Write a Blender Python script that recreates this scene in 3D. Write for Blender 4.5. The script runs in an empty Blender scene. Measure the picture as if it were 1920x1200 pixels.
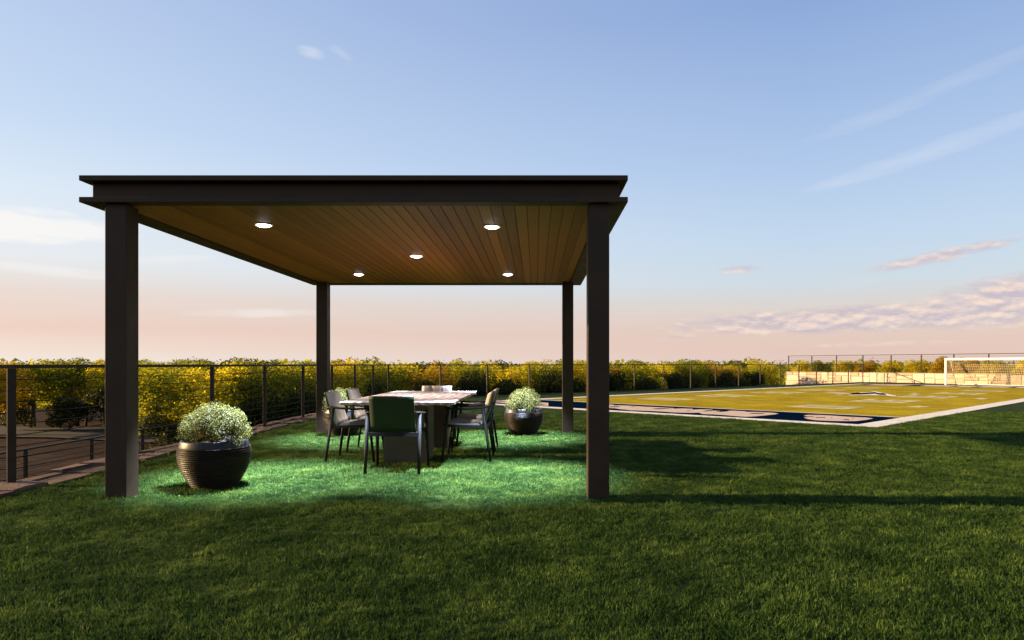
import bpy, math, random
import numpy as np
from mathutils import Vector, Matrix
R = math.radians
random.seed(7); rng = np.random.default_rng(7)
sc = bpy.context.scene
col = sc.collection

# ------------------------------------------------------------------ camera, light, exposure
EYE = 1.12; F = 1250.0; VX = 1005.0; VY = 683.0
cam_d = bpy.data.cameras.new('camera'); cam = bpy.data.objects.new('camera', cam_d); col.objects.link(cam)
cam.location = (0, 0, EYE); cam.rotation_euler = (R(90), 0, 0)
cam_d.sensor_width = 36; cam_d.lens = 36 * F / 1920
cam_d.shift_x = (960 - VX) / 1920; cam_d.shift_y = (VY - 600) / 1920
cam_d.clip_start = .05; cam_d.clip_end = 3000
sc.camera = cam
sc.view_settings.view_transform = 'Standard'; sc.view_settings.look = 'None'
sc.view_settings.gamma = 1; sc.view_settings.use_curve_mapping = False
sc.view_settings.exposure = 1.2
sc.cycles.max_bounces = 6; sc.cycles.diffuse_bounces = 3; sc.cycles.glossy_bounces = 3
sc.cycles.transmission_bounces = 3; sc.cycles.sample_clamp_indirect = 6

SUN_EL = 13.5; SUN_DIR = Vector((-1, .045, 0)).normalized()        # towards the sun, on the ground
sun_d = bpy.data.lights.new('sun', 'SUN'); sun_d.energy = 5.0; sun_d.angle = R(.55); sun_d.color = (1, .70, .34)
sun = bpy.data.objects.new('sun', sun_d); col.objects.link(sun)
to_sun = Vector((SUN_DIR.x * math.cos(R(SUN_EL)), SUN_DIR.y * math.cos(R(SUN_EL)), math.sin(R(SUN_EL))))
sun.rotation_euler = to_sun.to_track_quat('Z', 'Y').to_euler(); sun.location = (-30, 5, 30)

def lin(r, g, b, a=1):
    f = lambda c: (c / 255 / 12.92) if c / 255 <= .04045 else ((c / 255 + .055) / 1.055) ** 2.4
    return (f(r), f(g), f(b), a)

def build_world():
    w = bpy.data.worlds.new('World'); sc.world = w; w.use_nodes = True
    nt = w.node_tree; nt.nodes.clear(); N = nt.nodes.new; L = nt.links.new
    out = N('ShaderNodeOutputWorld'); bg = N('ShaderNodeBackground'); bg.inputs[1].default_value = .1
    L(bg.outputs[0], out.inputs[0])
    def M(op, a, b=None, c=None, clamp=False):
        n = N('ShaderNodeMath'); n.operation = op; n.use_clamp = clamp
        for i, v in enumerate((a, b, c)):
            if v is None: continue
            if isinstance(v, (int, float)): n.inputs[i].default_value = v
            else: L(v, n.inputs[i])
        return n.outputs[0]
    def mix(f, a, b, mode='MIX'):
        n = N('ShaderNodeMix'); n.data_type = 'RGBA'; n.blend_type = mode
        for s, v in ((n.inputs[0], f), (n.inputs[6], a), (n.inputs[7], b)):
            if isinstance(v, (int, float, tuple)): s.default_value = v
            else: L(v, s)
        return n.outputs[2]
    tc = N('ShaderNodeTexCoord'); sep = N('ShaderNodeSeparateXYZ'); L(tc.outputs['Generated'], sep.inputs[0])
    x, y, z = sep.outputs
    az = M('MULTIPLY', M('ARCTAN2', x, y), 57.2958)
    el = M('MULTIPLY', M('ARCSINE', z), 57.2958)
    def ramp(stops):
        n = N('ShaderNodeValToRGB'); L(M('DIVIDE', el, 60.0, clamp=True), n.inputs[0])
        cr = n.color_ramp; cr.interpolation = 'EASE' if False else 'LINEAR'
        while len(cr.elements) > 1: cr.elements.remove(cr.elements[-1])
        cr.elements[0].position = 0; cr.elements[0].color = lin(*stops[0][1])
        for e, c in stops[1:]:
            k = cr.elements.new(e / 60); k.color = lin(*c)
        return n.outputs[0]
    right = ramp([(0, (228, 202, 194)), (1.2, (229, 198, 188)), (2.8, (226, 202, 192)), (4.8, (219, 211, 208)), (6.5, (207, 219, 229)),
                  (10, (196, 216, 238)), (16, (176, 201, 236)), (27, (141, 170, 219)), (60, (92, 128, 196))])
    left = ramp([(0, (242, 236, 230)), (1.0, (240, 222, 212)), (2.6, (235, 203, 193)), (5.0, (233, 214, 206)), (7.5, (232, 234, 238)),
                 (12, (222, 234, 246)), (17, (200, 219, 244)), (28, (178, 198, 234)), (60, (104, 140, 204))])
    # brighter and whiter towards the setting sun, on the left
    rad = M('SMOOTH_MIN', 1.0, M('MULTIPLY', M('ADD', M('MULTIPLY', az, -1), 22.0), 1 / 62.0, clamp=True), .2)
    base = mix(rad, right, left)
    # ---- clouds, each at its own azimuth / elevation
    P = N('ShaderNodeCombineXYZ'); L(az, P.inputs[0]); L(el, P.inputs[1])
    def noise(scale, det, sx, sy, rough=.6, off=0):
        mp = N('ShaderNodeMapping'); L(P.outputs[0], mp.inputs[0]); mp.inputs['Scale'].default_value = (sx, sy, 1); mp.inputs['Location'].default_value = (off, off * 1.7, off)
        n = N('ShaderNodeTexNoise'); n.inputs['Scale'].default_value = scale; n.inputs['Detail'].default_value = det
        n.inputs['Roughness'].default_value = rough; L(mp.outputs[0], n.inputs['Vector']); return n.outputs[0]
    puff = noise(1.0, 6, .38, 1.1, .62)
    wisp = noise(1.0, 5, .10, .8, .6, 13)
    def at(px, py):
        dx, dz = (px - VX) / F, (VY - py) / F
        return math.degrees(math.atan(dx)), math.degrees(math.atan2(dz, math.hypot(1, dx)))
    def blob(px, py, ax, ay, ang, src, thr, gain, edge=0.0):
        a, e = at(px, py); k = 57.3 / F * math.cos(R(a)) ** 1.4
        mp = N('ShaderNodeMapping'); mp.vector_type = 'TEXTURE'; L(P.outputs[0], mp.inputs[0])
        mp.inputs['Location'].default_value = (a, e, 0); mp.inputs['Rotation'].default_value = (0, 0, R(ang))
        mp.inputs['Scale'].default_value = (ax * k, ay * k, 1)
        ln = N('ShaderNodeVectorMath'); ln.operation = 'LENGTH'; L(mp.outputs[0], ln.inputs[0])
        body = M('SUBTRACT', 1.0, ln.outputs['Value'], clamp=True)
        body = M('POWER', body, .6)
        v = M('MULTIPLY', M('SUBTRACT', M('ADD', src, M('MULTIPLY', body, .55)), thr), gain, clamp=True)
        return M('MULTIPLY', v, M('MULTIPLY', body, 2.2, clamp=True))
    lit = []; shade = []
    lit.append((blob(1600, 598, 410, 30, 1.5, puff, .50, 2.8), 1.0))
    lit.append((blob(1905, 562, 220, 60, 8, puff, .49, 2.8), 1.0))
    lit.append((blob(1765, 480, 170, 16, 9, puff, .60, 2.6), .9))
    lit.append((blob(1387, 505, 55, 10, 1, puff, .60, 2.2), .7))
    lit.append((blob(1275, 631, 50, 6, 0, puff, .60, 2.2), .5))
    lit.append((blob(1640, 645, 190, 6, 1, puff, .66, 2.2), .5))
    white = []
    white.append((blob(20, 424, 150, 36, -2, puff, .46, 2.6), .95))
    white.append((blob(140, 432, 120, 26, 1, puff, .46, 2.4), .9))
    white.append((blob(70, 398, 80, 14, 0, puff, .60, 2.2), .7))
    white.append((blob(584, 100, 36, 14, -5, wisp, .70, 2.2), .5))
    white.append((blob(642, 102, 40, 12, -25, wisp, .74, 2.2), .3))
    white.append((blob(80, 505, 200, 14, -3, wisp, .55, 2.0), .5))
    white.append((blob(490, 587, 150, 10, 2, puff, .52, 2.0), .40))
    white.append((blob(1720, 185, 330, 20, 14, wisp, .62, 1.5), .20))
    white.append((blob(1770, 275, 300, 22, 12, wisp, .58, 1.6), .30))
    white.append((blob(330, 485, 100, 9, 7, wisp, .55, 2.0), .4))
    def total(lst):
        t = None
        for o, k in lst:
            v = M('MULTIPLY', o, k); t = v if t is None else M('MAXIMUM', t, v)
        return t
    # soft banks of cloud all the way round, low over the horizon
    bank = M('MULTIPLY', M('MULTIPLY', M('SUBTRACT', wisp, .50), 2.0, clamp=True),
             M('MULTIPLY', M('SUBTRACT', 1.0, M('DIVIDE', el, 14.0), clamp=True), .35))
    up = N('ShaderNodeVectorMath'); up.operation = 'ADD'; L(P.outputs[0], up.inputs[0]); up.inputs[1].default_value = (-.15, .32, 0)
    P0 = P; 
    class _O: outputs = up.outputs
    P = _O
    puff_up = noise(1.0, 6, .38, 1.1, .62)
    P = P0
    lit_d = M('ADD', M('MULTIPLY', M('SUBTRACT', puff, puff_up), 1.5), .50)
    ccol = mix(M('MULTIPLY', M('SUBTRACT', lit_d, .36), 2.6, clamp=True), lin(199, 187, 200), lin(250, 224, 208))
    c1 = mix(bank, base, lin(240, 222, 214))
    c2 = mix(total(white), c1, lin(250, 246, 244))
    c3 = mix(total(lit), c2, ccol)
    # Nishita sky under the twilight bands
    sky = N('ShaderNodeTexSky'); sky.sky_type = 'NISHITA'; sky.sun_disc = False
    sky.sun_elevation = R(SUN_EL); sky.sun_rotation = math.atan2(SUN_DIR.x, SUN_DIR.y) % (2 * math.pi)
    scaled = mix(1.0, c3, (4.35, 4.35, 4.35, 1), 'MULTIPLY')
    skyc = mix(.06, scaled, sky.outputs[0])
    low = M('GREATER_THAN', el, -.02)
    L(mix(low, (.45, .38, .28, 1), skyc), bg.inputs[0])
build_world()

# ------------------------------------------------------------------ helpers
def at(px, py, z=0.0):
    """point of the ground plane of height z seen at a pixel of the 1920 wide photograph"""
    d = F * (EYE - z) / (py - VY)
    return Vector(((px - VX) / F * d, d, z))

def tag(o, label=None, cat=None, group=None, kind=None):
    if label: o['label'] = label
    if cat: o['category'] = cat
    if group: o['group'] = group
    if kind: o['kind'] = kind
    return o

def empty(name, loc=(0, 0, 0), rz=0.0):
    o = bpy.data.objects.new(name, None); col.objects.link(o); o.location = loc; o.rotation_euler = (0, 0, rz)
    o.empty_display_size = .1
    return o

class MB:
    def __init__(s): s.v = []; s.f = []; s.sm = []
    def add(s, vs, fs, smooth=False):
        n = len(s.v); s.v += [tuple(v) for v in vs]; s.f += [tuple(i + n for i in f) for f in fs]; s.sm += [smooth] * len(fs); return s
    def box(s, x0, x1, y0, y1, z0, z1, mat=None, b=0.0):
        if b > 0:
            c = []; X = (x0, x1); Y = (y0, y1); Z = (z0, z1)
            # chamfered box: 24 verts
            idx = {}
            for i in range(2):
                for j in range(2):
                    for k in range(2):
                        sx, sy, sz = (1, -1)[i], (1, -1)[j], (1, -1)[k]
                        idx[i, j, k, 'x'] = len(c); c.append((X[i], Y[j] + sy * b, Z[k] + sz * b))
                        idx[i, j, k, 'y'] = len(c); c.append((X[i] + sx * b, Y[j], Z[k] + sz * b))
                        idx[i, j, k, 'z'] = len(c); c.append((X[i] + sx * b, Y[j] + sy * b, Z[k]))
            fs = []
            q = lambda a, ks: [idx[k + (a,)] for k in ks]
            fs += [q('x', [(0, 0, 0), (0, 0, 1), (0, 1, 1), (0, 1, 0)]), q('x', [(1, 0, 0), (1, 1, 0), (1, 1, 1), (1, 0, 1)]),
                   q('y', [(0, 0, 0), (1, 0, 0), (1, 0, 1), (0, 0, 1)]), q('y', [(0, 1, 0), (0, 1, 1), (1, 1, 1), (1, 1, 0)]),
                   q('z', [(0, 0, 0), (0, 1, 0), (1, 1, 0), (1, 0, 0)]), q('z', [(0, 0, 1), (1, 0, 1), (1, 1, 1), (0, 1, 1)])]
            for j in range(2):
                for k in range(2): fs.append([idx[0, j, k, 'y'], idx[1, j, k, 'y'], idx[1, j, k, 'z'], idx[0, j, k, 'z']])
            for i in range(2):
                for k in range(2): fs.append([idx[i, 0, k, 'x'], idx[i, 1, k, 'x'], idx[i, 1, k, 'z'], idx[i, 0, k, 'z']])
            for i in range(2):
                for j in range(2): fs.append([idx[i, j, 0, 'x'], idx[i, j, 1, 'x'], idx[i, j, 1, 'y'], idx[i, j, 0, 'y']])
            for t in idx:
                pass
            for i in range(2):
                for j in range(2):
                    for k in range(2): fs.append([idx[i, j, k, 'x'], idx[i, j, k, 'y'], idx[i, j, k, 'z']])
        else:
            c = [(x, y, z) for x in (x0, x1) for y in (y0, y1) for z in (z0, z1)]
            fs = [(0, 1, 3, 2), (4, 6, 7, 5), (0, 4, 5, 1), (2, 3, 7, 6), (0, 2, 6, 4), (1, 5, 7, 3)]
        if mat is not None: c = [mat @ Vector(v) for v in c]
        return s.add(c, fs)
    def tube(s, pts, r, n=8, cap=True, flat=1.0, smooth=True):
        pts = [Vector(p) for p in pts]; rs = r if isinstance(r, (list, tuple)) else [r] * len(pts)
        vs = []; fs = []; up = Vector((0, 0, 1))
        for i, p in enumerate(pts):
            t = (pts[min(i + 1, len(pts) - 1)] - pts[max(i - 1, 0)]).normalized()
            a = t.cross(up)
            if a.length < .05: a = t.cross(Vector((0, 1, 0)))
            a.normalize(); b = a.cross(t).normalized()
            for k in range(n):
                th = 2 * math.pi * (k + .5) / n; vs.append(p + a * math.cos(th) * rs[i] + b * math.sin(th) * rs[i] * flat)
        for i in range(len(pts) - 1):
            for k in range(n): fs.append((i * n + k, i * n + (k + 1) % n, (i + 1) * n + (k + 1) % n, (i + 1) * n + k))
        if cap: fs.append(tuple(range(n))[::-1]); fs.append(tuple((len(pts) - 1) * n + k for k in range(n)))
        return s.add(vs, fs, smooth)
    def bar(s, a, b, w, t, b2=None):
        """square bar from a to b, width w across, t thick; optional end scale b2"""
        a, b = Vector(a), Vector(b); d = (b - a).normalized(); up = Vector((0, 0, 1)) if abs(d.z) < .8 else Vector((1, 0, 0))
        u = d.cross(up).normalized(); v = u.cross(d).normalized(); vs = []
        for p, k in ((a, 1), (b, b2 or 1)):
            for su, sv in ((-1, -1), (1, -1), (1, 1), (-1, 1)): vs.append(p + u * su * w / 2 * k + v * sv * t / 2 * k)
        return s.add(vs, [(3, 2, 1, 0), (4, 5, 6, 7), (0, 1, 5, 4), (1, 2, 6, 5), (2, 3, 7, 6), (3, 0, 4, 7)])
    def lathe(s, prof, n=64, smooth=True):
        vs = []; fs = []
        for r, z in prof:
            for k in range(n):
                a = 2 * math.pi * k / n; vs.append((r * math.cos(a), r * math.sin(a), z))
        for i in range(len(prof) - 1):
            for k in range(n): fs.append((i * n + k, i * n + (k + 1) % n, (i + 1) * n + (k + 1) % n, (i + 1) * n + k))
        return s.add(vs, fs, smooth)
    def mesh(s, name, mat):
        me = bpy.data.meshes.new(name); me.from_pydata(s.v, [], s.f); me.materials.append(mat)
        me.polygons.foreach_set('use_smooth', s.sm); me.update()
        return me
    def build(s, name, mat, parent=None, kind=None):
        return link(name, s.mesh(name, mat), parent, kind)

def link(name, me, parent=None, kind=None, loc=None):
    o = bpy.data.objects.new(name, me); col.objects.link(o); o.parent = parent
    if kind: o['kind'] = kind
    if loc is not None: o.location = loc
    return o

def kids(o): return [c for c in bpy.data.objects if c.parent == o]
def copy_tree(o, ch=None):
    ch = ch if ch is not None else kids(o)
    c = o.copy(); col.objects.link(c)
    for a in ch:
        d = a.copy(); col.objects.link(d); d.parent = c
        for b in kids(a):
            e = b.copy(); col.objects.link(e); e.parent = d
    return c

def np_mesh(name, verts, nper, mat, attrs=None, smooth=False):
    """mesh out of equal polygons of nper corners; verts (n*nper, 3)"""
    me = bpy.data.meshes.new(name); nv = len(verts); nf = nv // nper
    me.vertices.add(nv); me.vertices.foreach_set('co', np.ascontiguousarray(verts, dtype=np.float32).ravel())
    me.loops.add(nv); me.loops.foreach_set('vertex_index', np.arange(nv, dtype=np.int32))
    me.polygons.add(nf); me.polygons.foreach_set('loop_start', np.arange(0, nv, nper, dtype=np.int32))
    try: me.polygons.foreach_set('loop_total', np.full(nf, nper, dtype=np.int32))
    except Exception: pass
    for k, v in (attrs or {}).items():
        a = me.attributes.new(k, 'FLOAT', 'FACE'); a.data.foreach_set('value', np.asarray(v, dtype=np.float32))
    me.materials.append(mat); me.update(); me.validate()
    return me

# ------------------------------------------------------------------ materials
class NT:
    def __init__(s, name):
        s.m = bpy.data.materials.new(name); s.m.use_nodes = True; s.t = s.m.node_tree; s.t.nodes.clear()
        s.out = s.n('ShaderNodeOutputMaterial')
    def n(s, t, **kw):
        n = s.t.nodes.new(t)
        for k, v in kw.items():
            if k in n.inputs: s.set(n.inputs[k], v)
            else: setattr(n, k, v)
        return n
    def set(s, sock, v):
        if isinstance(v, (int, float, tuple, list)): sock.default_value = v
        else: s.t.links.new(v, sock)
    def co(s, kind='Object', scale=(1, 1, 1), world=False):
        if world: src = s.n('ShaderNodeNewGeometry').outputs['Position']
        else: src = s.n('ShaderNodeTexCoord').outputs[kind]
        m = s.n('ShaderNodeMapping'); s.set(m.inputs[0], src); m.inputs['Scale'].default_value = scale; return m.outputs[0]
    def noise(s, vec, scale, detail=4, rough=.6, dist=0.0):
        n = s.n('ShaderNodeTexNoise'); s.set(n.inputs['Vector'], vec); n.inputs['Scale'].default_value = scale
        n.inputs['Detail'].default_value = detail; n.inputs['Roughness'].default_value = rough; n.inputs['Distortion'].default_value = dist
        return n.outputs[0]
    def ramp(s, fac, stops, interp='LINEAR'):
        n = s.n('ShaderNodeValToRGB'); s.set(n.inputs[0], fac); cr = n.color_ramp; cr.interpolation = interp
        while len(cr.elements) > 1: cr.elements.remove(cr.elements[-1])
        cr.elements[0].position = stops[0][0]; cr.elements[0].color = tuple(stops[0][1]) + (1,)
        for p, c in stops[1:]: cr.elements.new(p).color = tuple(c) + (1,)
        return n.outputs[0]
    def math(s, op, a, b=0.0, clamp=False):
        n = s.n('ShaderNodeMath'); n.operation = op; n.use_clamp = clamp; s.set(n.inputs[0], a); s.set(n.inputs[1], b); return n.outputs[0]
    def mix(s, f, a, b, mode='MIX'):
        n = s.n('ShaderNodeMix'); n.data_type = 'RGBA'; n.blend_type = mode
        s.set(n.inputs[0], f); s.set(n.inputs[6], a if not isinstance(a, tuple) else (a + (1,))[:4]); s.set(n.inputs[7], b if not isinstance(b, tuple) else (b + (1,))[:4])
        return n.outputs[2]
    def bump(s, h, strength=.3, dist=.01):
        n = s.n('ShaderNodeBump'); s.set(n.inputs['Height'], h); n.inputs['Strength'].default_value = strength; n.inputs['Distance'].default_value = dist
        return n.outputs[0]
    def bsdf(s, color, rough=.6, spec=.5, metal=0.0, normal=None, **kw):
        p = s.n('ShaderNodeBsdfPrincipled')
        s.set(p.inputs['Base Color'], color if not isinstance(color, tuple) else (color + (1,))[:4])
        s.set(p.inputs['Roughness'], rough); s.set(p.inputs['Specular IOR Level'], spec); s.set(p.inputs['Metallic'], metal)
        if normal is not None: s.set(p.inputs['Normal'], normal)
        for k, v in kw.items(): s.set(p.inputs[k.replace('_', ' ')], v)
        s.t.links.new(p.outputs[0], s.out.inputs[0]); return p

def m_painted(name, c, rough=.5, var=.25, spec=.4):
    t = NT(name); co = t.co('Object'); n = t.noise(co, 3, 5, .6); n2 = t.noise(co, 120, 3)
    c2 = tuple(x * (1 - var) for x in c); c3 = tuple(x * (1 + var) for x in c)
    colr = t.ramp(n, [(.3, c2), (.7, c3)])
    r = t.ramp(n, [(.3, (rough - .08,) * 3), (.7, (rough + .12,) * 3)])
    t.bsdf(colr, r, spec, normal=t.bump(n2, .08, .002)); return t.m

def m_leaf(name, stops, trans=.45, gloss=.15, obj_var=.25):
    t = NT(name)
    a = t.n('ShaderNodeAttribute'); a.attribute_name = 'rnd'
    co = t.co('Object'); nz = t.noise(co, 1.3, 3)
    oi = t.n('ShaderNodeObjectInfo').outputs['Random']
    f = t.math('ADD', t.math('MULTIPLY', a.outputs['Fac'], .55), t.math('ADD', t.math('MULTIPLY', t.math('SUBTRACT', nz, .5), .9), t.math('MULTIPLY', oi, obj_var)), True)
    c = t.ramp(f, stops)
    d = t.n('ShaderNodeBsdfPrincipled'); t.set(d.inputs['Base Color'], c); d.inputs['Roughness'].default_value = .55; d.inputs['Specular IOR Level'].default_value = gloss
    tr = t.n('ShaderNodeBsdfTranslucent'); t.set(tr.inputs[0], t.mix(1.0, c, (1.25, 1.15, .6), 'MULTIPLY'))
    mx = t.n('ShaderNodeMixShader'); mx.inputs[0].default_value = trans
    t.t.links.new(d.outputs[0], mx.inputs[1]); t.t.links.new(tr.outputs[0], mx.inputs[2]); t.t.links.new(mx.outputs[0], t.out.inputs[0])
    return t.m

MAT = {}
MAT['bronze'] = m_painted('dark_bronze_paint', (.040, .025, .014), .5, .25, .15)
MAT['fence'] = m_painted('bronze_fence_paint', (.035, .023, .012), .55, .3, .2)
MAT['frame'] = m_painted('charcoal_frame', (.014, .012, .010), .55, .2, .12)
MAT['shell'] = m_painted('dark_shell', (.016, .023, .010), .5, .15, .2)
MAT['white_metal'] = m_painted('white_goal_paint', (.8, .76, .68), .4, .05)
MAT['net'] = m_painted('net_cord', (.62, .5, .3), .8, .1)
MAT['cable'] = m_painted('steel_cable', (.022, .016, .011), .6, .2, .1)
MAT['bark'] = m_painted('bark', (.07, .045, .03), .9, .4)

t = NT('ceiling_wood'); co = t.co('Object', (26, 1.3, 26)); oi = t.n('ShaderNodeObjectInfo').outputs['Random']
g = t.noise(t.co('Object', (40, 1.2, 40)), 2.0, 6, .65, 1.2)
n2 = t.noise(t.co('Object', (3, .5, 3)), 1.5, 2)
cw = t.ramp(t.math('ADD', t.math('MULTIPLY', g, .65), t.math('MULTIPLY', oi, .35)), [(.2, (.135, .042, .006)), (.5, (.265, .088, .014)), (.85, (.40, .15, .028))])
t.bsdf(cw, .55, .3, normal=t.bump(g, .15, .002)); MAT['plank'] = t.m

t = NT('stone_tabletop'); co = t.co('Object', (1, 1, 1))
w = t.n('ShaderNodeTexWave'); w.wave_type = 'BANDS'; w.bands_direction = 'X'; t.set(w.inputs['Vector'], t.co('Object', (1, .35, 1)))
w.inputs['Scale'].default_value = 3.0; w.inputs['Distortion'].default_value = 9; w.inputs['Detail'].default_value = 5; w.inputs['Detail Scale'].default_value = 1.6
n = t.noise(co, 5, 8, .7, .6)
c = t.ramp(t.math('ADD', t.math('MULTIPLY', w.outputs['Fac'], .22), t.math('MULTIPLY', n, .74)), [(.2, (.06, .035, .03)), (.42, (.20, .12, .10)), (.55, (.34, .23, .19)), (.75, (.50, .39, .34))])
t.bsdf(c, .32, .5, normal=t.bump(n, .15, .004)); MAT['tabletop'] = t.m
MAT['pedestal'] = m_painted('table_pedestal', (.085, .062, .04), .6, .2)

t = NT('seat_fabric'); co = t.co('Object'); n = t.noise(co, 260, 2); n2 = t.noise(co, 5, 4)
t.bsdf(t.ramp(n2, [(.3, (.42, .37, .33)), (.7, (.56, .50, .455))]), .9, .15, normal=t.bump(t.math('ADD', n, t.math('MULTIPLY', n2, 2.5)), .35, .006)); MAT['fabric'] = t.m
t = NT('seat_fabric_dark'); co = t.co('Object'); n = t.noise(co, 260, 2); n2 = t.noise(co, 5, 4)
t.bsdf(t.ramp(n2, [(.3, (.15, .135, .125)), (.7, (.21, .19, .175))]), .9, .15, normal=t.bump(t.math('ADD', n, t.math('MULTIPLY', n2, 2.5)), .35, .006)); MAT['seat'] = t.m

t = NT('glazed_pot'); co = t.co('Object', (1, 1, 6)); n = t.noise(co, 3.5, 6, .65); n2 = t.noise(t.co('Object', (1, 1, 14)), 6, 5)
t.bsdf(t.ramp(n, [(.3, (.005, .0035, .003)), (.55, (.013, .007, .0035)), (.8, (.034, .017, .007))]), t.ramp(n2, [(.3, (.35,) * 3), (.7, (.55,) * 3)]), .12,
       normal=t.bump(n2, .3, .006)); MAT['pot'] = t.m
t = NT('glazed_pot_rim'); co = t.co('Object', (1, 1, .25)); n = t.noise(co, 16, 6, .65)
t.bsdf(t.ramp(n, [(.35, (.008, .006, .006)), (.6, (.022, .018, .018)), (.8, (.055, .047, .045))]), .4, .25, normal=t.bump(n, .2, .003)); MAT['pot_rim'] = t.m
MAT['soil'] = m_painted('potting_soil', (.03, .02, .012), .95, .4)

t = NT('lens_light'); e = t.n('ShaderNodeEmission'); e.inputs[0].default_value = (1, .97, .9, 1); e.inputs[1].default_value = 9
t.t.links.new(e.outputs[0], t.out.inputs[0]); MAT['lens'] = t.m

t = NT('lawn'); wc = t.co(world=True)
n1 = t.noise(wc, 1.1, 4, .6); n2 = t.noise(wc, 14, 5, .7); n3 = t.noise(t.co(world=True, scale=(1, .5, 1)), 90, 3, .7)
f = t.math('ADD', t.math('MULTIPLY', n1, .35), t.math('ADD', t.math('MULTIPLY', n2, .35), t.math('MULTIPLY', n3, .3)))
t.bsdf(t.ramp(f, [(.32, (.008, .020, .002)), (.5, (.023, .044, .004)), (.68, (.055, .080, .008))]), .9, .1, normal=t.bump(t.math('ADD', n2, n3), .9, .03)); MAT['lawn'] = t.m

t = NT('field_turf'); wc = t.co(world=True)
n1 = t.noise(wc, .8, 4, .6); n2 = t.noise(wc, 18, 4, .7); n3 = t.noise(wc, 75, 3, .7)
f = t.math('ADD', t.math('MULTIPLY', n1, .4), t.math('ADD', t.math('MULTIPLY', n2, .3), t.math('MULTIPLY', n3, .3)))
t.bsdf(t.ramp(f, [(.36, (.22, .155, .010)), (.5, (.41, .30, .022)), (.64, (.62, .47, .04))]), .95, .0, normal=t.bump(t.math('ADD', n2, n3), .6, .02)); MAT['field'] = t.m

def m_paint_on_turf(name, c):
    t = NT(name); wc = t.co(world=True); n = t.noise(wc, 22, 4, .7); n1 = t.noise(wc, 3, 3)
    f = t.math('ADD', t.math('MULTIPLY', n, .6), t.math('MULTIPLY', n1, .4))
    t.bsdf(t.ramp(f, [(.3, tuple(x * .72 for x in c)), (.6, c)]), .95, .0, normal=t.bump(n, .6, .02)); return t.m
MAT['line'] = m_paint_on_turf('white_turf_paint', (.90, .84, .70))
MAT['letter'] = m_paint_on_turf('cream_turf_paint', (.74, .56, .42))
MAT['thin_line'] = m_paint_on_turf('worn_turf_paint', (.66, .56, .24))
MAT['number'] = m_paint_on_turf('yard_number_paint', (.72, .62, .30))
MAT['navy'] = m_paint_on_turf('navy_turf_paint', (.002, .010, .030))

t = NT('dry_ground'); wc = t.co(world=True); n1 = t.noise(wc, .35, 5, .65); n2 = t.noise(wc, 4, 6, .7); n3 = t.noise(t.co(world=True, scale=(.5, 2, 1)), 1.4, 5, .7)
f = t.math('ADD', t.math('MULTIPLY', n1, .4), t.math('ADD', t.math('MULTIPLY', n2, .25), t.math('MULTIPLY', n3, .35)))
t.bsdf(t.ramp(f, [(.32, (.018, .011, .008)), (.5, (.042, .026, .018)), (.68, (.085, .05, .032))]), .95, .03, normal=t.bump(n2, .8, .08)); MAT['dirt'] = t.m
t = NT('track'); wc = t.co(world=True); n1 = t.noise(wc, .6, 5, .6); n2 = t.noise(wc, 12, 4)
t.bsdf(t.ramp(n1, [(.3, (.026, .020, .016)), (.7, (.048, .038, .030))]), .9, .2, normal=t.bump(n2, .4, .01)); MAT['track'] = t.m

def m_stone(name, a, b, c, sc_=6):
    t = NT(name); co = t.co('Object'); oi = t.n('ShaderNodeObjectInfo').outputs['Random']
    n = t.noise(t.co(world=True), sc_, 6, .65); n2 = t.noise(t.co(world=True), sc_ * 8, 4)
    f = t.math('ADD', t.math('MULTIPLY', n, .6), t.math('MULTIPLY', oi, .4))
    t.bsdf(t.ramp(f, [(.25, a), (.5, b), (.8, c)]), .85, .2, normal=t.bump(t.math('ADD', n, t.math('MULTIPLY', n2, .4)), .7, .03)); return t.m
MAT['slab'] = m_stone('border_stone', (.055, .033, .023), (.12, .072, .05), (.22, .14, .10))
MAT['wallstone'] = m_stone('pale_limestone', (.46, .34, .24), (.58, .46, .35), (.66, .55, .44), 3)
MAT['mortar'] = m_painted('mortar', (.36, .27, .19), .95, .2)

LEAF = {
 'gold':  m_leaf('golden_leaf', [(0, (.10, .10, .006)), (.2, (.38, .33, .012)), (.5, (.66, .56, .02)), (1, (.82, .72, .04))], .55),
 'green': m_leaf('olive_leaf', [(0, (.035, .05, .005)), (.32, (.16, .18, .009)), (.66, (.42, .40, .016)), (1, (.70, .62, .03))], .55),
 'rust':  m_leaf('rusty_leaf', [(0, (.06, .04, .006)), (.28, (.32, .21, .012)), (.65, (.56, .39, .016)), (1, (.70, .52, .03))], .55),
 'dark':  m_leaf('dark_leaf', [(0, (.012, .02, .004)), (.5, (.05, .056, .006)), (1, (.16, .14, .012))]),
 'sage':  m_leaf('pale_sage_leaf', [(0, (.03, .031, .007)), (.35, (.085, .077, .018)), (.7, (.16, .14, .04)), (1, (.28, .235, .09))], .3, .1, 0),
}
# ------------------------------------------------------------------ ground
LOW = -1.6
XW = -4.98                                  # outer face of the lawn terrace
def poly(name, pts, z, mat, parent=None, kind=None, sub=0):
    mb = MB(); mb.add([(p[0], p[1], z) for p in pts], [tuple(range(len(pts)))])
    o = mb.build(name, mat, parent, kind)
    if o.data.polygons[0].normal.z < 0: o.data.flip_normals()
    return o
def flat(name, faces, mat, parent=None, kind=None):
    """flat markings: list of (polygon, z)"""
    mb = MB()
    for pts, z in faces:
        pts = [Vector((p[0], p[1])) for p in pts]
        ar = sum(pts[i].x * pts[(i + 1) % len(pts)].y - pts[(i + 1) % len(pts)].x * pts[i].y for i in range(len(pts)))
        if ar < 0: pts = pts[::-1]
        mb.add([(p.x, p.y, z) for p in pts], [tuple(range(len(pts)))])
    return mb.build(name, mat, parent, kind)

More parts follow.
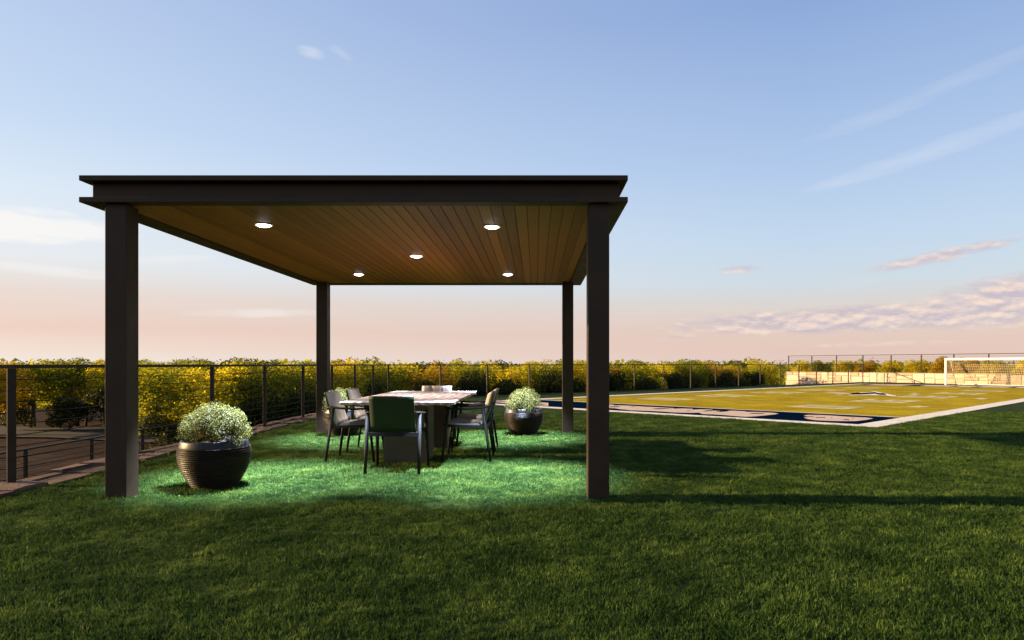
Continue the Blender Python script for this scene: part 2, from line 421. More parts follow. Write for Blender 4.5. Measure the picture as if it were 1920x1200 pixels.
# low ground out to the horizon, gently uneven
def low_ground():
    mb = MB(); xs = list(np.linspace(-1, 1, 49)); g = lambda s: math.copysign(abs(s) ** 3.2 * 1500 + abs(s) * 40, s)
    n = len(xs)
    for j in xs:
        for i in xs:
            X, Y = g(i), g(j) + 30; mb.v.append((X, Y, LOW + (.05 * math.sin(X * .31) * math.cos(Y * .27) - .05 if abs(X) < 200 else -.05)))
    for j in range(n - 1):
        for i in range(n - 1): mb.f.append((j * n + i, j * n + i + 1, (j + 1) * n + i + 1, (j + 1) * n + i)); mb.sm.append(True)
    return mb.build('ground', MAT['dirt'], None, 'structure')
low_ground()
flat('dirt_track', [([(-60, 27), (-36, 25.6), (-18, 24.6), (-9, 21.5), (-9, 24.5), (-18, 28.4), (-36, 30), (-60, 31.5)], LOW + .03)], MAT['track'], None, 'structure')

FC = Vector((-4.62, 20.85)); FE = Vector((20.2, 41.2)); WD = Vector((5.1, -7.0)).normalized()
wallA = Vector((17.6, 46.8)); wallB = wallA + WD * 34
# lawn terrace: top sheet plus its edge
terr = [(XW, -14), (XW, 20.9), (-4.95, 21.25), (FE.x - .1, FE.y + .35), (21.4, 42.0), (wallB.x, wallB.y), (44, -14)]
mbt = MB(); k = len(terr)
mbt.add([(x, y, 0) for x, y in terr] + [(x, y, LOW - .3) for x, y in terr], [tuple(range(k))[::-1]] + [(i, (i + 1) % k, k + (i + 1) % k, k + i) for i in range(k)])
lawn = mbt.build('lawn', MAT['lawn'], None, 'structure')

# ------------------------------------------------------------------ sports field (painted artificial turf)
Nn, Ww, Ff = at(1642, 802.5), at(852, 755.3), at(1612, 719.7)
Rr = Vector((26.5, 31.2, 0))
Nn, Ww, Ff, Rr = [Vector((v.x, v.y)) for v in (Nn, Ww, Ff, Rr)]
def fq(u, v):
    """field coordinates: u 0..1 from the near right corner along the near end line, v 0..1 down the field"""
    return (Nn * (1 - u) + Ww * u) * (1 - v) + (Rr * (1 - u) + Ff * u) * v
fld = flat('sports_field', [([fq(0, 0), fq(1, 0), fq(1, 1), fq(0, 1)], .004)], MAT['field'], None, 'structure')
BW, BL = .040, .0155
flat('border_line', [([fq(0, 0), fq(1, 0), fq(1, BL), fq(0, BL)], .0105)], MAT['line'], fld)
flat('border_line', [([fq(0, BL), fq(BW, BL), fq(BW, 1 - BL), fq(0, 1 - BL)], .0105)], MAT['line'], fld)
flat('border_line', [([fq(1 - BW, BL), fq(1, BL), fq(1, 1 - BL), fq(1 - BW, 1 - BL)], .0105)], MAT['line'], fld)
flat('border_line', [([fq(0, 1 - BL), fq(1, 1 - BL), fq(1, 1), fq(0, 1)], .0105)], MAT['line'], fld)
EZ = .098
flat('end_zone', [([fq(BW, BL), fq(1 - BW, BL), fq(1 - BW, EZ), fq(BW, EZ)], .008)], MAT['navy'], fld)
flat('goal_line', [([fq(BW, EZ), fq(1 - BW, EZ), fq(1 - BW, EZ + .004), fq(BW, EZ + .004)], .008)], MAT['line'], fld)
flat('end_zone', [([fq(BW, 1 - BL), fq(1 - BW, 1 - BL), fq(1 - BW, 1 - EZ), fq(BW, 1 - EZ)], .008)], MAT['navy'], fld)
# yard lines and numbers
for i in range(1, 6):
    v = EZ + (1 - 2 * EZ) * i / 6
    flat('yard_line', [([fq(BW, v - .0013), fq(1 - BW, v - .0013), fq(1 - BW, v + .0013), fq(BW, v + .0013)], .0068)], MAT['thin_line'], fld)
uD = (Ww - Nn).normalized(); vD = (Rr - Nn).normalized()
SEG = {'0': 'abcdef', '1': 'bc', '2': 'abged', '3': 'abgcd'}
def digit(ch, c, s, flip):
    """seven stroke block digit laid on the turf; c centre, s height"""
    e = uD * flip; r = vD * -flip                      # up and right of the digit
    w, t_ = s * .33, s * .18; out = []
    B = {'a': (-w, w, s / 2 - t_, s / 2), 'd': (-w, w, -s / 2, -s / 2 + t_), 'g': (-w, w, -t_ / 2, t_ / 2),
         'f': (-w, -w + t_ * 1.5, 0, s / 2), 'b': (w - t_ * 1.5, w, 0, s / 2), 'e': (-w, -w + t_ * 1.5, -s / 2, 0), 'c': (w - t_ * 1.5, w, -s / 2, 0)}
    for k_ in SEG[ch]:
        x0, x1, y0, y1 = B[k_]
        out.append(([c + r * x0 + e * y0, c + r * x1 + e * y0, c + r * x1 + e * y1, c + r * x0 + e * y1], .008 if k_ in 'adg' else .0095))
    return out
for i, lab in enumerate(('10', '20', '30', '20', '10')):
    v = EZ + (1 - 2 * EZ) * (i + 1) / 6
    for u, fl in ((.27, 1), (.735, -1)):
        c = fq(u, v - .035)
        flat('yard_number', digit(lab[0], c + vD * (.44 * fl), 1.5, fl) + digit(lab[1], c - vD * (.44 * fl), 1.5, fl), MAT['number'], fld)
for px, py, w in ((1722, 763, 26), (1715, 739, 12), (1840, 770 - 22, 14)):
    a, b = at(px - w, py - .3), at(px + w, py + .6); m1, m2 = at(px, py - 1.6), at(px, py + 1.8)
    flat('hash_mark', [([a, m2, b, m1], .0095)], MAT['number'], fld)

def trace(name, pts, z, mat, x0, y0, k, parent=fld):
    return flat(name, [([at(x0 + x / k, y0 + y / k) for x, y in pts], z)], mat, parent)
# lettering of the near end zone: cream word on navy
trace('lettering', [(-260, 18), (-150, 28), (-40, 60), (30, 66), (105, 92), (100, 103), (280, 105), (420, 112), (540, 118), (640, 126), (900, 138), (1190, 152), (1180, 165), (1340, 160), (1530, 166),
                    (1520, 182), (1640, 176), (1870, 180), (1900, 196), (2020, 206),
                    (2100, 208), (2230, 198), (2460, 210), (2500, 222), (2640, 222), (2780, 226), (2990, 240), (3070, 252), (3020, 266), (2830, 286), (2640, 304), (2480, 310), (2300, 300), (2100, 282),
                    (1900, 268), (1700, 262), (1640, 236), (1480, 240), (1300, 234), (1180, 232), (1050, 222), (900, 212), (780, 206), (640, 202), (560, 198), (400, 194), (290, 178), (200, 170), (120, 156), (30, 152), (-60, 150), (-200, 128), (-320, 116)],
      .0112, MAT['letter'], 1140, 750, 9.6)
Z2 = .0135
for pts in ([(-120, 62), (20, 70), (105, 80), (100, 92), (-40, 84)], [(30, 126), (160, 122), (230, 128), (150, 136), (30, 136)],
            [(780, 166), (880, 160), (1000, 156), (1180, 154), (1050, 164), (880, 174)],
            [(1390, 206), (1480, 202), (1520, 206), (1440, 212)],
            [(1700, 216), (1760, 200), (1860, 192), (1930, 200), (1780, 212)],
            [(1930, 300 - 83), (2060, 208), (2170, 206), (2140, 214), (2020, 224), (1970, 222)],
            [(2540, 250), (2620, 247), (2800, 246), (2830, 250), (2760, 258), (2600, 260)],
            [(400, 130), (470, 126), (520, 128), (440, 134)], [(-260, 60), (-150, 70), (-190, 78), (-280, 70)], [(-240, 100), (-100, 108), (-60, 116), (-200, 112)]):
    trace('letter_gap', pts, Z2, MAT['navy'], 1140, 750, 9.6)
# the word goes on to the left, behind the posts
trace('lettering', [(60, 132), (120, 128), (300, 140), (420, 148), (560, 152), (700, 158), (820, 166), (820, 205), (700, 196), (560, 188), (420, 176), (300, 168), (160, 158), (80, 146)], .0112, MAT['letter'], 900, 730, 6.4)
for pts in ([(130, 140), (250, 144), (330, 152), (200, 150)], [(420, 160), (540, 162), (600, 170), (460, 168)], [(640, 176), (760, 184), (800, 192), (660, 186)]):
    trace('letter_gap', pts, Z2, MAT['navy'], 900, 730, 6.4)
# round emblem at the right end of the near end zone
trace('emblem', [(345, 150), (400, 138), (560, 140), (760, 150), (980, 166), (1200, 174), (1310, 188), (1220, 208), (1060, 226), (860, 226), (660, 222), (500, 212), (400, 196), (345, 178), (420, 168)], .0112, MAT['letter'], 1460, 760, 7.385)
for pts in ([(400, 158), (480, 162), (490, 168), (410, 166)], [(505, 174), (640, 170), (650, 178), (520, 180)], [(900, 202), (980, 206), (970, 214), (900, 210)], [(1000, 182), (1045, 184), (1030, 192)], [(715, 178), (745, 176), (735, 184)]):
    trace('letter_gap', pts, Z2, MAT['navy'], 1460, 760, 7.385)
# midfield emblem
trace('midfield_emblem', [(540, 432), (600, 424), (840, 410), (760, 388), (980, 380), (1060, 362), (1130, 372), (1220, 392), (1290, 408), (1400, 432), (1500, 452), (1480, 464), (1380, 460), (1280, 444), (1160, 442), (1000, 438), (780, 440), (600, 446)], .008, MAT['line'], 1540, 700, 10.667)
trace('midfield_emblem', [(560, 424), (620, 400), (740, 390), (760, 400), (960, 388), (1060, 378), (1150, 400), (1240, 400), (1295, 420), (1290, 436), (1170, 434), (1070, 412), (800, 428), (600, 432)], .0095, MAT['navy'], 1540, 700, 10.667)
trace('midfield_emblem', [(60, 388), (300, 386), (480, 392), (560, 404), (560, 420), (380, 414), (200, 402)], .008, MAT['letter'], 1540, 700, 10.667)
trace('midfield_emblem', [(240, 432), (360, 426), (470, 432), (360, 440)], .008, MAT['letter'], 1540, 700, 10.667)
# far end zone lettering
flat('lettering', [([fq(.06, 1 - EZ * .92), fq(.94, 1 - EZ * .92), fq(.94, 1 - EZ * .25), fq(.06, 1 - EZ * .25)], .0112)], MAT['letter'], fld)
for u0, u1, a, b in ((.88, .93, .3, .9), (.64, .72, .3, .95), (.50, .53, .28, .8), (.405, .435, .2, .95), (.27, .30, .2, .9), (.16, .19, .3, .9)):
    flat('letter_gap', [([fq(u0, 1 - EZ * b), fq(u1, 1 - EZ * b), fq(u1 - .01, 1 - EZ * a), fq(u0 + .02, 1 - EZ * a)], Z2)], MAT['navy'], fld)

# ------------------------------------------------------------------ stone border along the lawn edge
bed = flat('stone_border', [([(XW, -4), (-4.52, -4), (-4.55, 4), (-4.50, 8), (-4.52, 12), (-4.46, 20.9), (XW, 20.9)], .006)], MAT['dirt'], None, 'structure')
y = 2.6; srng = random.Random(3)
while y < 20.5:
    step = srng.uniform(.36, .62)
    cuts = [-4.97, srng.uniform(-4.8, -4.7), -4.47 + srng.uniform(-.05, .07)] if srng.random() < .7 else [-4.97, -4.47 + srng.uniform(-.06, .06)]
    for a, b in zip(cuts[:-1], cuts[1:]):
        g = .02; n = 8; j = lambda s=.03: srng.uniform(-s, s)
        top = srng.uniform(.018, .05)
        ring = [(a + g + j(.01), y + g), ((a + b) / 2, y + g + j()), (b - g + j(.02), y + g + j()), (b - g + j(.03), y + step / 2), (b - g + j(.02), y + step - g + j()), ((a + b) / 2, y + step - g + j(.02)), (a + g + j(.01), y + step - g), (a + g, y + step / 2 + j(.02))]
        vs = [(p[0], p[1], .0065) for p in ring] + [(p[0] * .97 + .03 * (a + b) / 2, p[1] * .97 + .03 * (y + step / 2), top + j(.006)) for p in ring]
        MB().add(vs, [tuple(range(n, 2 * n))] + [(i, (i + 1) % n, n + (i + 1) % n, n + i) for i in range(n)]).build('stone', MAT['slab'], bed)
    y += step

# ------------------------------------------------------------------ cable fences
def cable_fence(name, pts, z0, h, ncab, label, group, wide=(), post_w=.048, cab_r=.005, rail_t=.034, zpost=None):
    root = empty(name, (pts[0][0], pts[0][1], z0)); tag(root, label, 'fence', group)
    inv = Matrix.Translation(-root.location)
    me = None
    for i, p in enumerate(pts):
        d = (Vector(pts[min(i + 1, len(pts) - 1)]) - Vector(pts[max(i - 1, 0)])).normalized(); a = math.atan2(d.y, d.x)
        w = .066 if i in wide else post_w
        mb = MB().box(-w / 2, w / 2, -w / 2, w / 2, 0, h - rail_t - .001, b=.003).box(-w * .85, w * .85, -w * .85, w * .85, 0, .008)
        if me is None or i in wide or (i - 1) in wide: me = mb.mesh('post', MAT['fence'])
        o = link('post', me, root, loc=(p[0] - root.location.x, p[1] - root.location.y, 0)); o.rotation_euler = (0, 0, a)
    P = [Vector((p[0], p[1], 0)) - Vector((root.location.x, root.location.y, 0)) for p in pts]
    ends = [P[0], P[-1]] if len(pts) < 3 or (Vector(pts[-1]) - Vector(pts[0])).length < 1e9 else P
    turns = [0] + [i for i in range(1, len(P) - 1) if (P[i] - P[i - 1]).normalized().dot((P[i + 1] - P[i]).normalized()) < .99] + [len(P) - 1]
    for a_, b_ in zip(turns[:-1], turns[1:]):
        q0, q1 = P[a_], P[b_]; e_ = (q1 - q0).normalized() * .036; zr = Vector((0, 0, h - rail_t / 2 + (.001 if a_ else 0)))
        MB().bar(q0 - (e_ if a_ == 0 else -e_ * .2) + zr, q1 + e_ + zr, .05, rail_t).build('top_rail', MAT['fence'], root)
    for k in range(ncab):
        zc = .055 + (h - rail_t - .055) * k / ncab
        mb = MB(); pl = []
        for i in range(len(P) - 1):
            pl.append(P[i] + Vector((0, 0, zc))); pl.append((P[i] + P[i + 1]) / 2 + Vector((0, 0, zc - .006 - .004 * ((i * 7 + k * 3) % 3))))
        pl.append(P[-1] + Vector((0, 0, zc)))
        mb.tube(pl, cab_r, 5, True).build('cable', MAT['cable'], root)
    return root
def lerp2(a, b, t): return (a[0] + (b[0] - a[0]) * t, a[1] + (b[1] - a[1]) * t)
NL = 12; p0 = (-4.84, -1.26); 
left_pts = [(-4.80 - 1.84 * (4 - i), 6.10 + .083 * (4 - i)) if i < 4 else lerp2((-4.80, 6.10), (FC.x, FC.y), (i - 4) / 8) for i in range(0, 13)]  # unseen turn at the wide post is invented, keeping the rail's shadow off the lawn
cable_fence('cable_fence', left_pts, 0, 1.116, 10, 'dark cable fence along the stone border left of the pavilion', None, wide=(4,), cab_r=.0045)
nd = 17
cable_fence('cable_fence', [lerp2(FC, FE, i / nd) for i in range(nd + 1)][0:], 0, 1.116, 10, 'dark cable fence running diagonally behind the table and along the field', None, cab_r=.004)
cable_fence('cable_fence', [(-10.0, 5.3 + 1.94 * i) for i in range(9)], LOW, 1.07, 8, 'lower cable fence on the dry ground beyond the left fence', None, post_w=.055, cab_r=.005)
wf = [tuple(wallA + WD * (.15 + 1.76 * i)) for i in range(18)]
cable_fence('cable_fence', wf, .602, 1.115, 10, 'raised cable fence standing on top of the pale stone wall', None, post_w=.055, cab_r=.004)

# ------------------------------------------------------------------ retaining wall of pale stone
wl = empty('stone_wall', (wallA.x, wallA.y, 0), math.atan2(WD.y, WD.x)); tag(wl, 'low pale limestone wall behind the goal at the far end of the field', 'wall')
WLN = 34; MB().box(0, WLN, -.0, .36, LOW, .585).build('wall_core', MAT['mortar'], wl)
# local -y faces the field
side = -1 if True else 1
wr = random.Random(5); stone_n = 0
def wall_stone(x0, x1, za, zb):
    d = wr.uniform(.03, .06); g = .006; q = [wr.uniform(.012, .04) for _ in range(4)]
    vs = [(x0 + g, .002, za + g), (x1 - g, .002, za + g), (x1 - g, .002, zb - g), (x0 + g, .002, zb - g)]
    fr = [(x0 + g + q[0], -d + wr.uniform(-.02, .02), za + g + q[1]), (x1 - g - q[1], -d + wr.uniform(-.02, .02), za + g + q[2]),
          (x1 - g - q[2], -d + wr.uniform(-.02, .02), zb - g - q[3]), (x0 + g + q[3], -d + wr.uniform(-.02, .02), zb - g - q[0])]
    m = ((x0 + x1) / 2 + wr.uniform(-.05, .05), -d - .02, (za + zb) / 2)
    MB().add(vs + fr + [m], [(4, 5, 8), (5, 6, 8), (6, 7, 8), (7, 4, 8), (0, 1, 5, 4), (1, 2, 6, 5), (2, 3, 7, 6), (3, 0, 4, 7)]).build('stone', MAT['wallstone'], wl)
x = 0.0
while x < 20:
    w = min(wr.uniform(.45, 1.25), 20.02 - x); hz = wr.choice([[.0], [.26], [.34], [.18, .40], [.30]]); zz = [-.02] + [h_ + wr.uniform(-.03, .03) for h_ in hz if h_ > 0] + [.585]
    for za, zb in zip(zz[:-1], zz[1:]):
        if w > .7 and wr.random() < .6:
            c_ = x + w * wr.uniform(.35, .65); wall_stone(x, c_, za, zb); wall_stone(c_, x + w, za, zb)
        else: wall_stone(x, x + w, za, zb)
    x += w
MB().box(20, WLN, -.05, .002, -.02, .6).build('wall_facing', MAT['wallstone'], wl)
MB().box(-.03, WLN, -.06, .40, .5855, .601).build('coping', MAT['wallstone'], wl)
MB().box(-.035, -.001, -.05, .36, LOW, .585).build('wall_end', MAT['wallstone'], wl)
MB().box(0, 8, -.05, -.001, LOW, -.03).build('wall_foot', MAT['wallstone'], wl)

# ------------------------------------------------------------------ goal
gp = at(1773.5, 721.8); goal = empty('soccer_goal', gp, math.atan2(WD.y, WD.x)); tag(goal, 'white football goal with a net before the stone wall', 'goal')
GW, GH, GD = 5.2, 1.40, 1.25
MB().box(-.05, .05, -.05, .05, 0, GH + .05, b=.012).build('goal_post', MAT['white_metal'], goal)
MB().box(GW - .05, GW + .05, -.05, .05, 0, GH + .05, b=.012).build('goal_post', MAT['white_metal'], goal)
MB().box(.051, GW - .051, -.05, .05, GH - .06, GH + .05, b=.012).build('crossbar', MAT['white_metal'], goal)
for xx in (0, GW):
    MB().tube([(xx, .05, GH - .01), (xx, .55, GH - .03), (xx, .62, GH - .08), (xx, GD, .03)], .022, 8).build('stanchion', MAT['white_metal'], goal)
    MB().tube([(xx, .05, .025), (xx, GD, .025)], .022, 8).build('ground_bar', MAT['white_metal'], goal)
MB().tube([(0, GD + .02, .025), (GW, GD + .02, .025)], .022, 8).build('ground_bar', MAT['white_metal'], goal)
net = MB(); prof = [(.06, GH - .03), (.55, GH - .06), (GD, .05)]
def pp(t):
    L = [math.dist(prof[i], prof[i + 1]) for i in range(2)]; s = t * sum(L)
    if s <= L[0]: k = s / L[0]; return tuple(prof[0][i] + (prof[1][i] - prof[0][i]) * k for i in (0, 1))
    k = (s - L[0]) / L[1]; return tuple(prof[1][i] + (prof[2][i] - prof[1][i]) * k for i in (0, 1))
CS = .10
nx = int(GW / CS)
for i in range(nx + 1):
    xx = i * GW / nx; pts = []
    for kk in range(7):
        yy, zz = pp(kk / 6); pts.append((xx, yy - .03 * math.sin(kk / 6 * 3.1), zz))
    net.tube(pts, .008, 3, False)
for kk in range(1, 20):
    yy, zz = pp(kk / 20); net.tube([(0, yy - .03 * math.sin(kk / 20 * 3.1), zz), (GW, yy - .03 * math.sin(kk / 20 * 3.1), zz)], .008, 3, False)
for xx in (.004, GW - .004):
    for i in range(1, 10):
        yy = i * GD / 10; ztop = GH - .05 if yy < .55 else (GH - .06) * (GD - yy) / (GD - .55) + .03
        net.tube([(xx, yy, .03), (xx, yy, ztop)], .0065, 3, False)
    for i in range(1, 11):
        zz = i * GH / 11; yb = .55 + (GD - .55) * (1 - zz / GH); net.tube([(xx, .05, zz), (xx, yb, zz)], .0065, 3, False)
net.build('net', MAT['net'], goal, 'stuff')

# ------------------------------------------------------------------ pavilion
XL, XR, YF, YB = -3.76, .756, 5.48, 11.26
PX = ((-3.58, -3.403), (.432, .609)); PY = ((5.534, 5.711), (10.853, 11.03))
pav = empty('pavilion', (-1.5, 8.3, 0)); tag(pav, 'dark flat roofed open pavilion with wooden ceiling over the dining table', 'pavilion')
def W(mb): mb.v = [(v[0] + 1.5, v[1] - 8.3, v[2]) for v in mb.v]; return mb
for a in PX:
    for b in PY:
        W(MB().box(a[0], a[1], b[0], b[1], -.05, 2.4515, b=.004)).build('post', MAT['bronze'], pav)
def frame(name, x0, x1, y0, y1, wx, wy, z0, z1):
    for bx_ in ((x0, x1, y0, y0 + wy), (x0, x1, y1 - wy, y1), (x0, x0 + wx, y0 + wy + .0005, y1 - wy - .0005), (x1 - wx, x1, y0 + wy + .0005, y1 - wy - .0005)):
        W(MB().box(bx_[0], bx_[1], bx_[2], bx_[3], z0, z1, b=.003)).build(name, MAT['bronze'], pav)
frame('lower_fascia', XL, XR, YF, YB, .20, .13, 2.453, 2.497)
frame('beam', XL + .055, XR - .06, YF + .09, YB - .09, .12, .12, 2.498, 2.631)
W(MB().box(XL, XR, YF, YB, 2.632, 2.675, b=.003)).build('roof_slab', MAT['bronze'], pav)
px0, px1 = XL + .202, XR - .202; npk = 39; pw = (px1 - px0) / npk
plank_me = MB().box(-pw / 2 + .0028, pw / 2 - .0028, -(YB - YF - .264) / 2, (YB - YF - .264) / 2, 0, .014, b=.0022).mesh('plank', MAT['plank'])
for i in range(npk):
    o = link('plank', plank_me, pav, loc=(px0 + pw * (i + .5) + 1.5, (YF + YB) / 2 - 8.3, 2.468))
W(MB().box(px0 - .05, px1 + .05, YF + .15, YB - .15, 2.499, 2.512)).build('ceiling_backing', MAT['frame'], pav)

# downlights
LP = [(-2.63, 6.44, 'recessed square downlight nearest the front left post'), (-.43, 6.52, 'recessed downlight nearest the front right post'),
      (-1.49, 8.29, 'recessed downlight at the centre of the ceiling'), (-2.65, 9.97, 'recessed downlight nearest the rear left post'),
      (-.42, 9.97, 'recessed downlight nearest the rear right post')]
LP[0] = (LP[0][0], LP[0][1], 'recessed downlight nearest the front left post')
ring_me = MB().lathe([(.064, 0), (.085, -.001), (.087, -.005), (.083, -.008), (.066, -.006), (.064, 0)], 32).mesh('trim_ring', MAT['white_metal'])
lens_mb = MB().lathe([(.063, -.003), (.060, -.010), (.048, -.017), (.028, -.021), (.001, -.022)], 28)
lens_me = lens_mb.mesh('lens', MAT['lens'])
for x, y, lab in LP:
    r_ = empty('downlight', (x, y, 2.4675)); tag(r_, lab, 'light', 'recessed lights in the pavilion ceiling')
    link('trim_ring', ring_me, r_); link('lens', lens_me, r_)
    ld = bpy.data.lights.new('lamp', 'SPOT'); ld.energy = 240 if y == 8.29 else 3300; ld.spot_size = R(66); ld.spot_blend = .9; ld.shadow_soft_size = .05; ld.color = (1, .95, .86) if y == 8.29 else (.56, .72, 1.0)
    lo = bpy.data.objects.new('lamp', ld); col.objects.link(lo); lo.parent = r_; lo.location = (0, 0, -.08)

# ------------------------------------------------------------------ dining table
TB = empty('dining_table', (-1.45, 8.30, 0)); tag(TB, 'long dining table with veined stone top on two block pedestals', 'table')
tx, ty0, ty1 = .59, -1.40, 1.43
ring = []; jr = random.Random(2)
def edge(a, b, n, j=.006):
    for i in range(n):
        t_ = i / n; ring.append((a[0] + (b[0] - a[0]) * t_ + jr.uniform(-j, j), a[1] + (b[1] - a[1]) * t_ + jr.uniform(-j, j)))
edge((-tx, ty0), (tx, ty0), 26); edge((tx, ty0), (tx, ty1), 50); edge((tx, ty1), (-tx, ty1), 26); edge((-tx, ty1), (-tx, ty0), 50)
n = len(ring); vs = [(x, y, .73) for x, y in ring] + [(x * 1.004, y * 1.002, .724) for x, y in ring] + [(x * .99 + jr.uniform(-.006, .006), y * .995, .697 + jr.uniform(-.006, .006)) for x, y in ring] + [(x * .97, y * .98, .695) for x, y in ring]
fs = [tuple(range(n)), tuple(range(3 * n, 4 * n))[::-1]]
for l in range(3):
    for i in range(n): fs.append((l * n + (i + 1) % n, l * n + i, (l + 1) * n + i, (l + 1) * n + (i + 1) % n))
MB().add(vs, fs).build('tabletop', MAT['tabletop'], TB)
MB().box(-.28, .22, -.74, -.28, 0, .693, b=.005).build('pedestal', MAT['pedestal'], TB)
MB().box(-.28, .26, .64, 1.06, 0, .693, b=.005).build('pedestal', MAT['pedestal'], TB)

# ------------------------------------------------------------------ chairs
def prof_pts():
    P = [(.265, .436), (.20, .428), (.05, .416), (-.09, .408), (-.155, .414), (-.19, .436), (-.212, .475), (-.235, .55), (-.262, .65), (-.287, .74), (-.302, .80)]
    out = []
    for i in range(len(P) - 1):
        for t_ in (0, .5): out.append((P[i][0] + (P[i + 1][0] - P[i][0]) * t_, P[i][1] + (P[i + 1][1] - P[i][1]) * t_))
    out.append(P[-1]); return out
def sheet(prof, hw, th0, th1, seams=(), nx=15, edge=.0):
    """closed slab that follows the profile; th0, th1 offsets along the profile's inner normal"""
    vs = []; m = len(prof)
    nr = []
    for i in range(m):
        a = Vector(prof[max(i - 1, 0)]); b = Vector(prof[min(i + 1, m - 1)]); d = (b - a).normalized(); nr.append(Vector((-d.y, d.x)) * -1)
    for sidei, th in ((0, th0), (1, th1)):
        for i in range(m):
            for k in range(nx):
                u = -1 + 2 * k / (nx - 1); e = 1.0
                if edge > 0 and sidei == 1:
                    e = min(1, (1 - abs(u)) * 7 + .25) * min(1, min(i, m - 1 - i) / 1.6 + .35)
                    for s_ in seams:
                        e *= 1 - .5 * math.exp(-((u - s_) / .05) ** 2)
                t_ = th0 + (th - th0) * e
                vs.append((u * hw, prof[i][0] + nr[i].x * t_, prof[i][1] + nr[i].y * t_))
    fs = []; o = m * nx
    for i in range(m - 1):
        for k in range(nx - 1):
            fs.append((i * nx + k, i * nx + k + 1, (i + 1) * nx + k + 1, (i + 1) * nx + k)); fs.append((o + i * nx + k, o + (i + 1) * nx + k, o + (i + 1) * nx + k + 1, o + i * nx + k + 1))
        fs.append((i * nx, (i + 1) * nx, o + (i + 1) * nx, o + i * nx)); fs.append((i * nx + nx - 1, o + i * nx + nx - 1, o + (i + 1) * nx + nx - 1, (i + 1) * nx + nx - 1))
    for k in range(nx - 1):
        fs.append((k, o + k, o + k + 1, k + 1)); fs.append(((m - 1) * nx + k, (m - 1) * nx + k + 1, o + (m - 1) * nx + k + 1, o + (m - 1) * nx + k))
    return MB().add(vs, fs, True)
def make_chair():
    c = empty('dining_chair', (0, 0, 0)); P = prof_pts(); k = 10
    sheet(P, .226, -.012, 0, nx=9).build('shell', MAT['shell'], c)
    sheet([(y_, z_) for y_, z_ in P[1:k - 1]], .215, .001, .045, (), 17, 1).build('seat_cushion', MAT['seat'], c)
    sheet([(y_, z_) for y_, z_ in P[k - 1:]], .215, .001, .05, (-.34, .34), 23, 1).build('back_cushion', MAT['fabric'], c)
    for s_ in (-1, 1):
        MB().tube([(s_ * .262, -.195, .625), (s_ * .270, -.285, 0)], [.024, .0165], 8, flat=.8).build('leg', MAT['frame'], c)
        MB().tube([(s_ * .262, .195, .62), (s_ * .275, .272, 0)], [.023, .0165], 8, flat=.8).build('leg', MAT['frame'], c)
        arm = [(s_ * .232, -.262, .636), (s_ * .258, -.22, .632), (s_ * .272, -.12, .622), (s_ * .276, .02, .612), (s_ * .272, .14, .614), (s_ * .264, .235, .628)]
        MB().tube(arm, [.016, .023, .026, .026, .025, .021], 10, flat=.5).build('armrest', MAT['frame'], c)
        MB().bar((s_ * .24, -.225, .405), (s_ * .24, .235, .418), .022, .03).build('side_rail', MAT['frame'], c)
    MB().bar((-.262, -.235, .412), (.262, -.235, .412), .022, .04).build('back_rail', MAT['frame'], c)
    MB().bar((-.262, .222, .406), (.262, .222, .406), .022, .03).build('front_rail', MAT['frame'], c)
    return c
ch0 = make_chair(); ch_kids = kids(ch0)
CH = [((-1.445, 6.965), 0, 'dark shelled armchair at the near end of the table, its back to the camera'),
      ((-2.105, 7.83), -90, 'grey cushioned armchair on the left side of the table, the nearer one'),
      ((-2.105, 8.68), -90, 'grey cushioned armchair on the left side of the table, the farther one'),
      ((-.80, 7.85), 90, 'grey cushioned armchair on the right side of the table, the nearer one'),
      ((-.80, 8.69), 90, 'grey cushioned armchair on the right side of the table, the farther one'),
      ((-1.46, 9.53), 180, 'armchair at the far end of the table with only its top showing')]
for i, ((x, y), a, lab) in enumerate(CH):
    o = ch0 if i == 0 else copy_tree(ch0, ch_kids)
    o.location = (x, y, 0); o.rotation_euler = (0, 0, R(a)); tag(o, lab, 'chair', 'armchairs around the dining table')

# ------------------------------------------------------------------ leaf clouds
def leaf_cloud(name, centres, radii, n, size, mat, aspect=1.6, shell=.55, seed=1, up=.0, drop=0):
    """n leaf quads through a set of ellipsoid lobes"""
    g = np.random.default_rng(seed); C = np.array(centres, float); Rd = np.array(radii, float)
    vol = (Rd[:, 0] * Rd[:, 1]) ; idx = g.choice(len(C), n, p=vol / vol.sum())
    d = g.normal(size=(n, 3)); d /= np.linalg.norm(d, axis=1)[:, None]
    rr = shell + (1.06 - shell) * g.random(n) ** .7; rr *= 1 + .10 * np.sin(d[:, 0] * 7 + idx) * np.cos(d[:, 2] * 9 + idx * 2)
    pos = C[idx] + d * Rd[idx] * rr[:, None]
    nrm = d + g.normal(size=(n, 3)) * .8; nrm[:, 2] += up; nrm /= np.linalg.norm(nrm, axis=1)[:, None]
    a = np.cross(nrm, g.normal(size=(n, 3))); a /= np.linalg.norm(a, axis=1)[:, None]; b = np.cross(nrm, a)
    s = (size * (.6 + .8 * g.random(n)))[:, None]; w = s / aspect
    q = np.stack([pos - a * s * .5, pos + b * w * .5 + nrm * s * .08, pos + a * s * .5, pos - b * w * .5 + nrm * s * .08], 1).reshape(-1, 3)
    # clumps: brightness varies leaf by leaf and by spray
    spray = (np.sin(pos[:, 0] * 5.1 + idx) * np.cos(pos[:, 1] * 4.3) * np.sin(pos[:, 2] * 6.2 + idx * 1.3)) * .25 + .5
    return np_mesh(name, q, 4, mat, {'rnd': np.clip(spray * .6 + .4 * g.random(n), 0, 1)})

